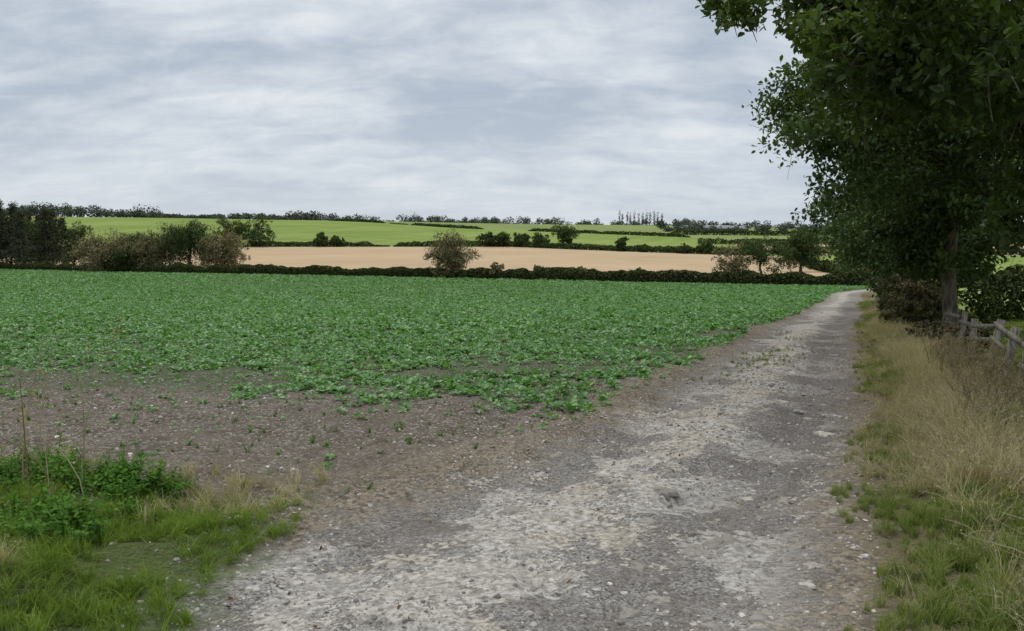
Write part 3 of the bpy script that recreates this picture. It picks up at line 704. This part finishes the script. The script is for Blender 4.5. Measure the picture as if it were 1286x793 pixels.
# ---------------------------------------------------------------- barns and pylon
def flat(name,c,rough=.8,sc=2):
    m,t,o=newmat(name);p=t.add('ShaderNodeTexCoord').outputs['Object'];n=t.noise(p,sc,5,.6)
    col=t.mix(n,tuple(q*.7 for q in c),tuple(min(1,q*1.25) for q in c))
    b=t.add('ShaderNodeBsdfPrincipled',{'Base Color':col,'Roughness':rough});t.l.new(b.outputs[0],o.inputs[0]);return m
roofm=flat('barn_roof_sheet',(.19,.19,.185));wallm=flat('barn_wall_cladding',(.13,.11,.09));drk=flat('barn_opening_shade',(.02,.02,.02))
def barn(b,d,L,W,H,rot):
    x,y=b*d,d;z=float(gz(x,y));e=bpy.data.objects.new('farm_barn',None);scene.collection.objects.link(e);e.location=(x,y,z);e.rotation_euler=(0,0,rot)
    w=MB();hl,hw=L/2,W/2
    v=[(-hl,-hw,-1),(hl,-hw,-1),(hl,hw,-1),(-hl,hw,-1),(-hl,-hw,H),(hl,-hw,H),(hl,hw,H),(-hl,hw,H),(-hl,0,H+W*.22),(hl,0,H+W*.22)]
    w.add(v,[(0,1,5,4),(2,3,7,6),(1,2,6,5),(3,0,4,7)],0);w.add([v[4],v[7],v[8],v[8],v[5],v[6],v[9],v[9]],[(0,1,2,3),(4,5,6,7)],0)
    rf=MB();ov=.5
    for s in(-1,1):
        a=[(-hl-ov,0,H+W*.22+.12),(hl+ov,0,H+W*.22+.12),(hl+ov,s*(hw+ov),H-.1),(-hl-ov,s*(hw+ov),H-.1)]
        rf.add(a+[(p[0],p[1],p[2]+.1) for p in a],[(0,1,2,3),(4,5,6,7),(0,1,5,4),(1,2,6,5),(2,3,7,6),(3,0,4,7)],0)
    dr=MB()
    for q in (-.3,0,.3): boxm(dr,np.array([q*L,-hw-.03,H*.4-.2]),np.array([L*.1,.04,H*.4]),0)  # near-black panels on the wall, painted shade for open doorways
    for mbb,nm,mt in((w,'walls',wallm),(rf,'roof',roofm),(dr,'door_shade_panels',drk)):
        ob=mbb.build(nm,[mt]);ob.parent=e
barn(.262,680,24,12,3.6,.1);barn(.225,720,16,10,3.2,-.2);barn(.288,700,14,10,3.4,.3)
mb=MB();bx,by=.3865*1400,1400;bz=float(gz(bx,by));H=40
def leg(sx,sy):return [(bx+sx*4,by+sy*4,bz),(bx+sx*1.2,by+sy*1.2,bz+H*.6),(bx+sx*.4,by+sy*.4,bz+H)]
for sx in(-1,1):
    for sy in(-1,1): tube(mb,leg(sx,sy),[.22,.2,.15],4)
for k in range(8):
    s=k/8;w0=4*(1-s/.6*.7) if s<.6 else 1.2*(1-(s-.6)/.4*.66);s1=(k+1)/8;w1=4*(1-s1/.6*.7) if s1<.6 else 1.2*(1-(s1-.6)/.4*.66)
    for sg in(-1,1): tube(mb,[(bx-sg*w0,by-w0,bz+H*s),(bx+sg*w1,by-w1,bz+H*s1)],[.12,.12],3)
for hh,w in((.62,8),(.76,7),(.9,5.5)): tube(mb,[(bx-w,by,bz+H*hh),(bx,by,bz+H*hh+1.2),(bx+w,by,bz+H*hh)],[.1,.25,.1],4)
mb.build('electricity_pylon',[flat('galvanised_steel',(.3,.32,.34))])

# ---------------------------------------------------------------- sky + light
w=bpy.data.worlds.new('World');scene.world=w;w.use_nodes=True;t=NT(w.node_tree);t.n.clear()
o=t.n.new('ShaderNodeOutputWorld')
EL,AZ=math.radians(48),math.radians(-20)
sky=t.add('ShaderNodeTexSky',sky_type='NISHITA');sky.sun_disc=False;sky.sun_elevation=EL;sky.sun_rotation=AZ
dr=t.add('ShaderNodeTexCoord').outputs['Generated'];s3=t.add('ShaderNodeSeparateXYZ',{0:dr}).outputs
zz=t.m('ADD',t.m('MAXIMUM',s3[2],0.),.30)
pl=t.add('ShaderNodeCombineXYZ',{0:t.m('DIVIDE',s3[0],zz),1:t.m('MULTIPLY',t.m('DIVIDE',s3[1],zz),1.9),2:.0}).outputs[0]
n1=t.noise(pl,1.3,3,.5,.6);n2=t.noise(t.add('ShaderNodeMapping',{'Vector':pl,'Location':(3.7,1.2,0),'Rotation':(0,0,.3),'Scale':(1.2,1.0,1)}).outputs[0],4.6,7,.6,.4)
cn=t.m('ADD',t.m('MULTIPLY',n1,.62),t.m('MULTIPLY',n2,.38))
cl=t.mix(t.mr(cn,.37,.60),(.445,.51,.605),(.685,.735,.79))
cl=t.mix(t.mr(cn,.54,.66,0,.8),cl,(.84,.86,.88))
cl=t.mix(t.mr(s3[2],.17,.0,0,.6),cl,(.64,.705,.79))
up=t.mr(s3[2],.33,.9,1.,3.0)
upc=t.add('ShaderNodeVectorMath',{0:cl,1:t.add('ShaderNodeCombineXYZ',{0:up,1:up,2:up}).outputs[0]},operation='MULTIPLY').outputs[0]
b1=t.add('ShaderNodeBackground',{0:sky.outputs[0],1:.08});b2=t.add('ShaderNodeBackground',{0:upc,1:1.})
ms=t.add('ShaderNodeMixShader',{0:.92,1:b1.outputs[0],2:b2.outputs[0]});t.l.new(ms.outputs[0],o.inputs[0])
ld=bpy.data.lights.new('sun','SUN');ld.energy=1.5;ld.angle=math.radians(14);ld.color=(1,.94,.84)
lo=bpy.data.objects.new('sun',ld);scene.collection.objects.link(lo)
sd=Vector((math.sin(AZ)*math.cos(EL),math.cos(AZ)*math.cos(EL),math.sin(EL)))
lo.rotation_euler=sd.to_track_quat('Z','Y').to_euler()
scene.view_settings.view_transform='Standard';scene.view_settings.look='None';scene.view_settings.exposure=0

cd=bpy.data.cameras.new('camera');cd.sensor_width=36;cd.lens=27.2;cd.clip_end=12000;cd.clip_start=.05
ca=bpy.data.objects.new('camera',cd);scene.collection.objects.link(ca)
ca.location=(0,0,1.6);ca.rotation_euler=(math.radians(90-6.26),0,0);scene.camera=ca
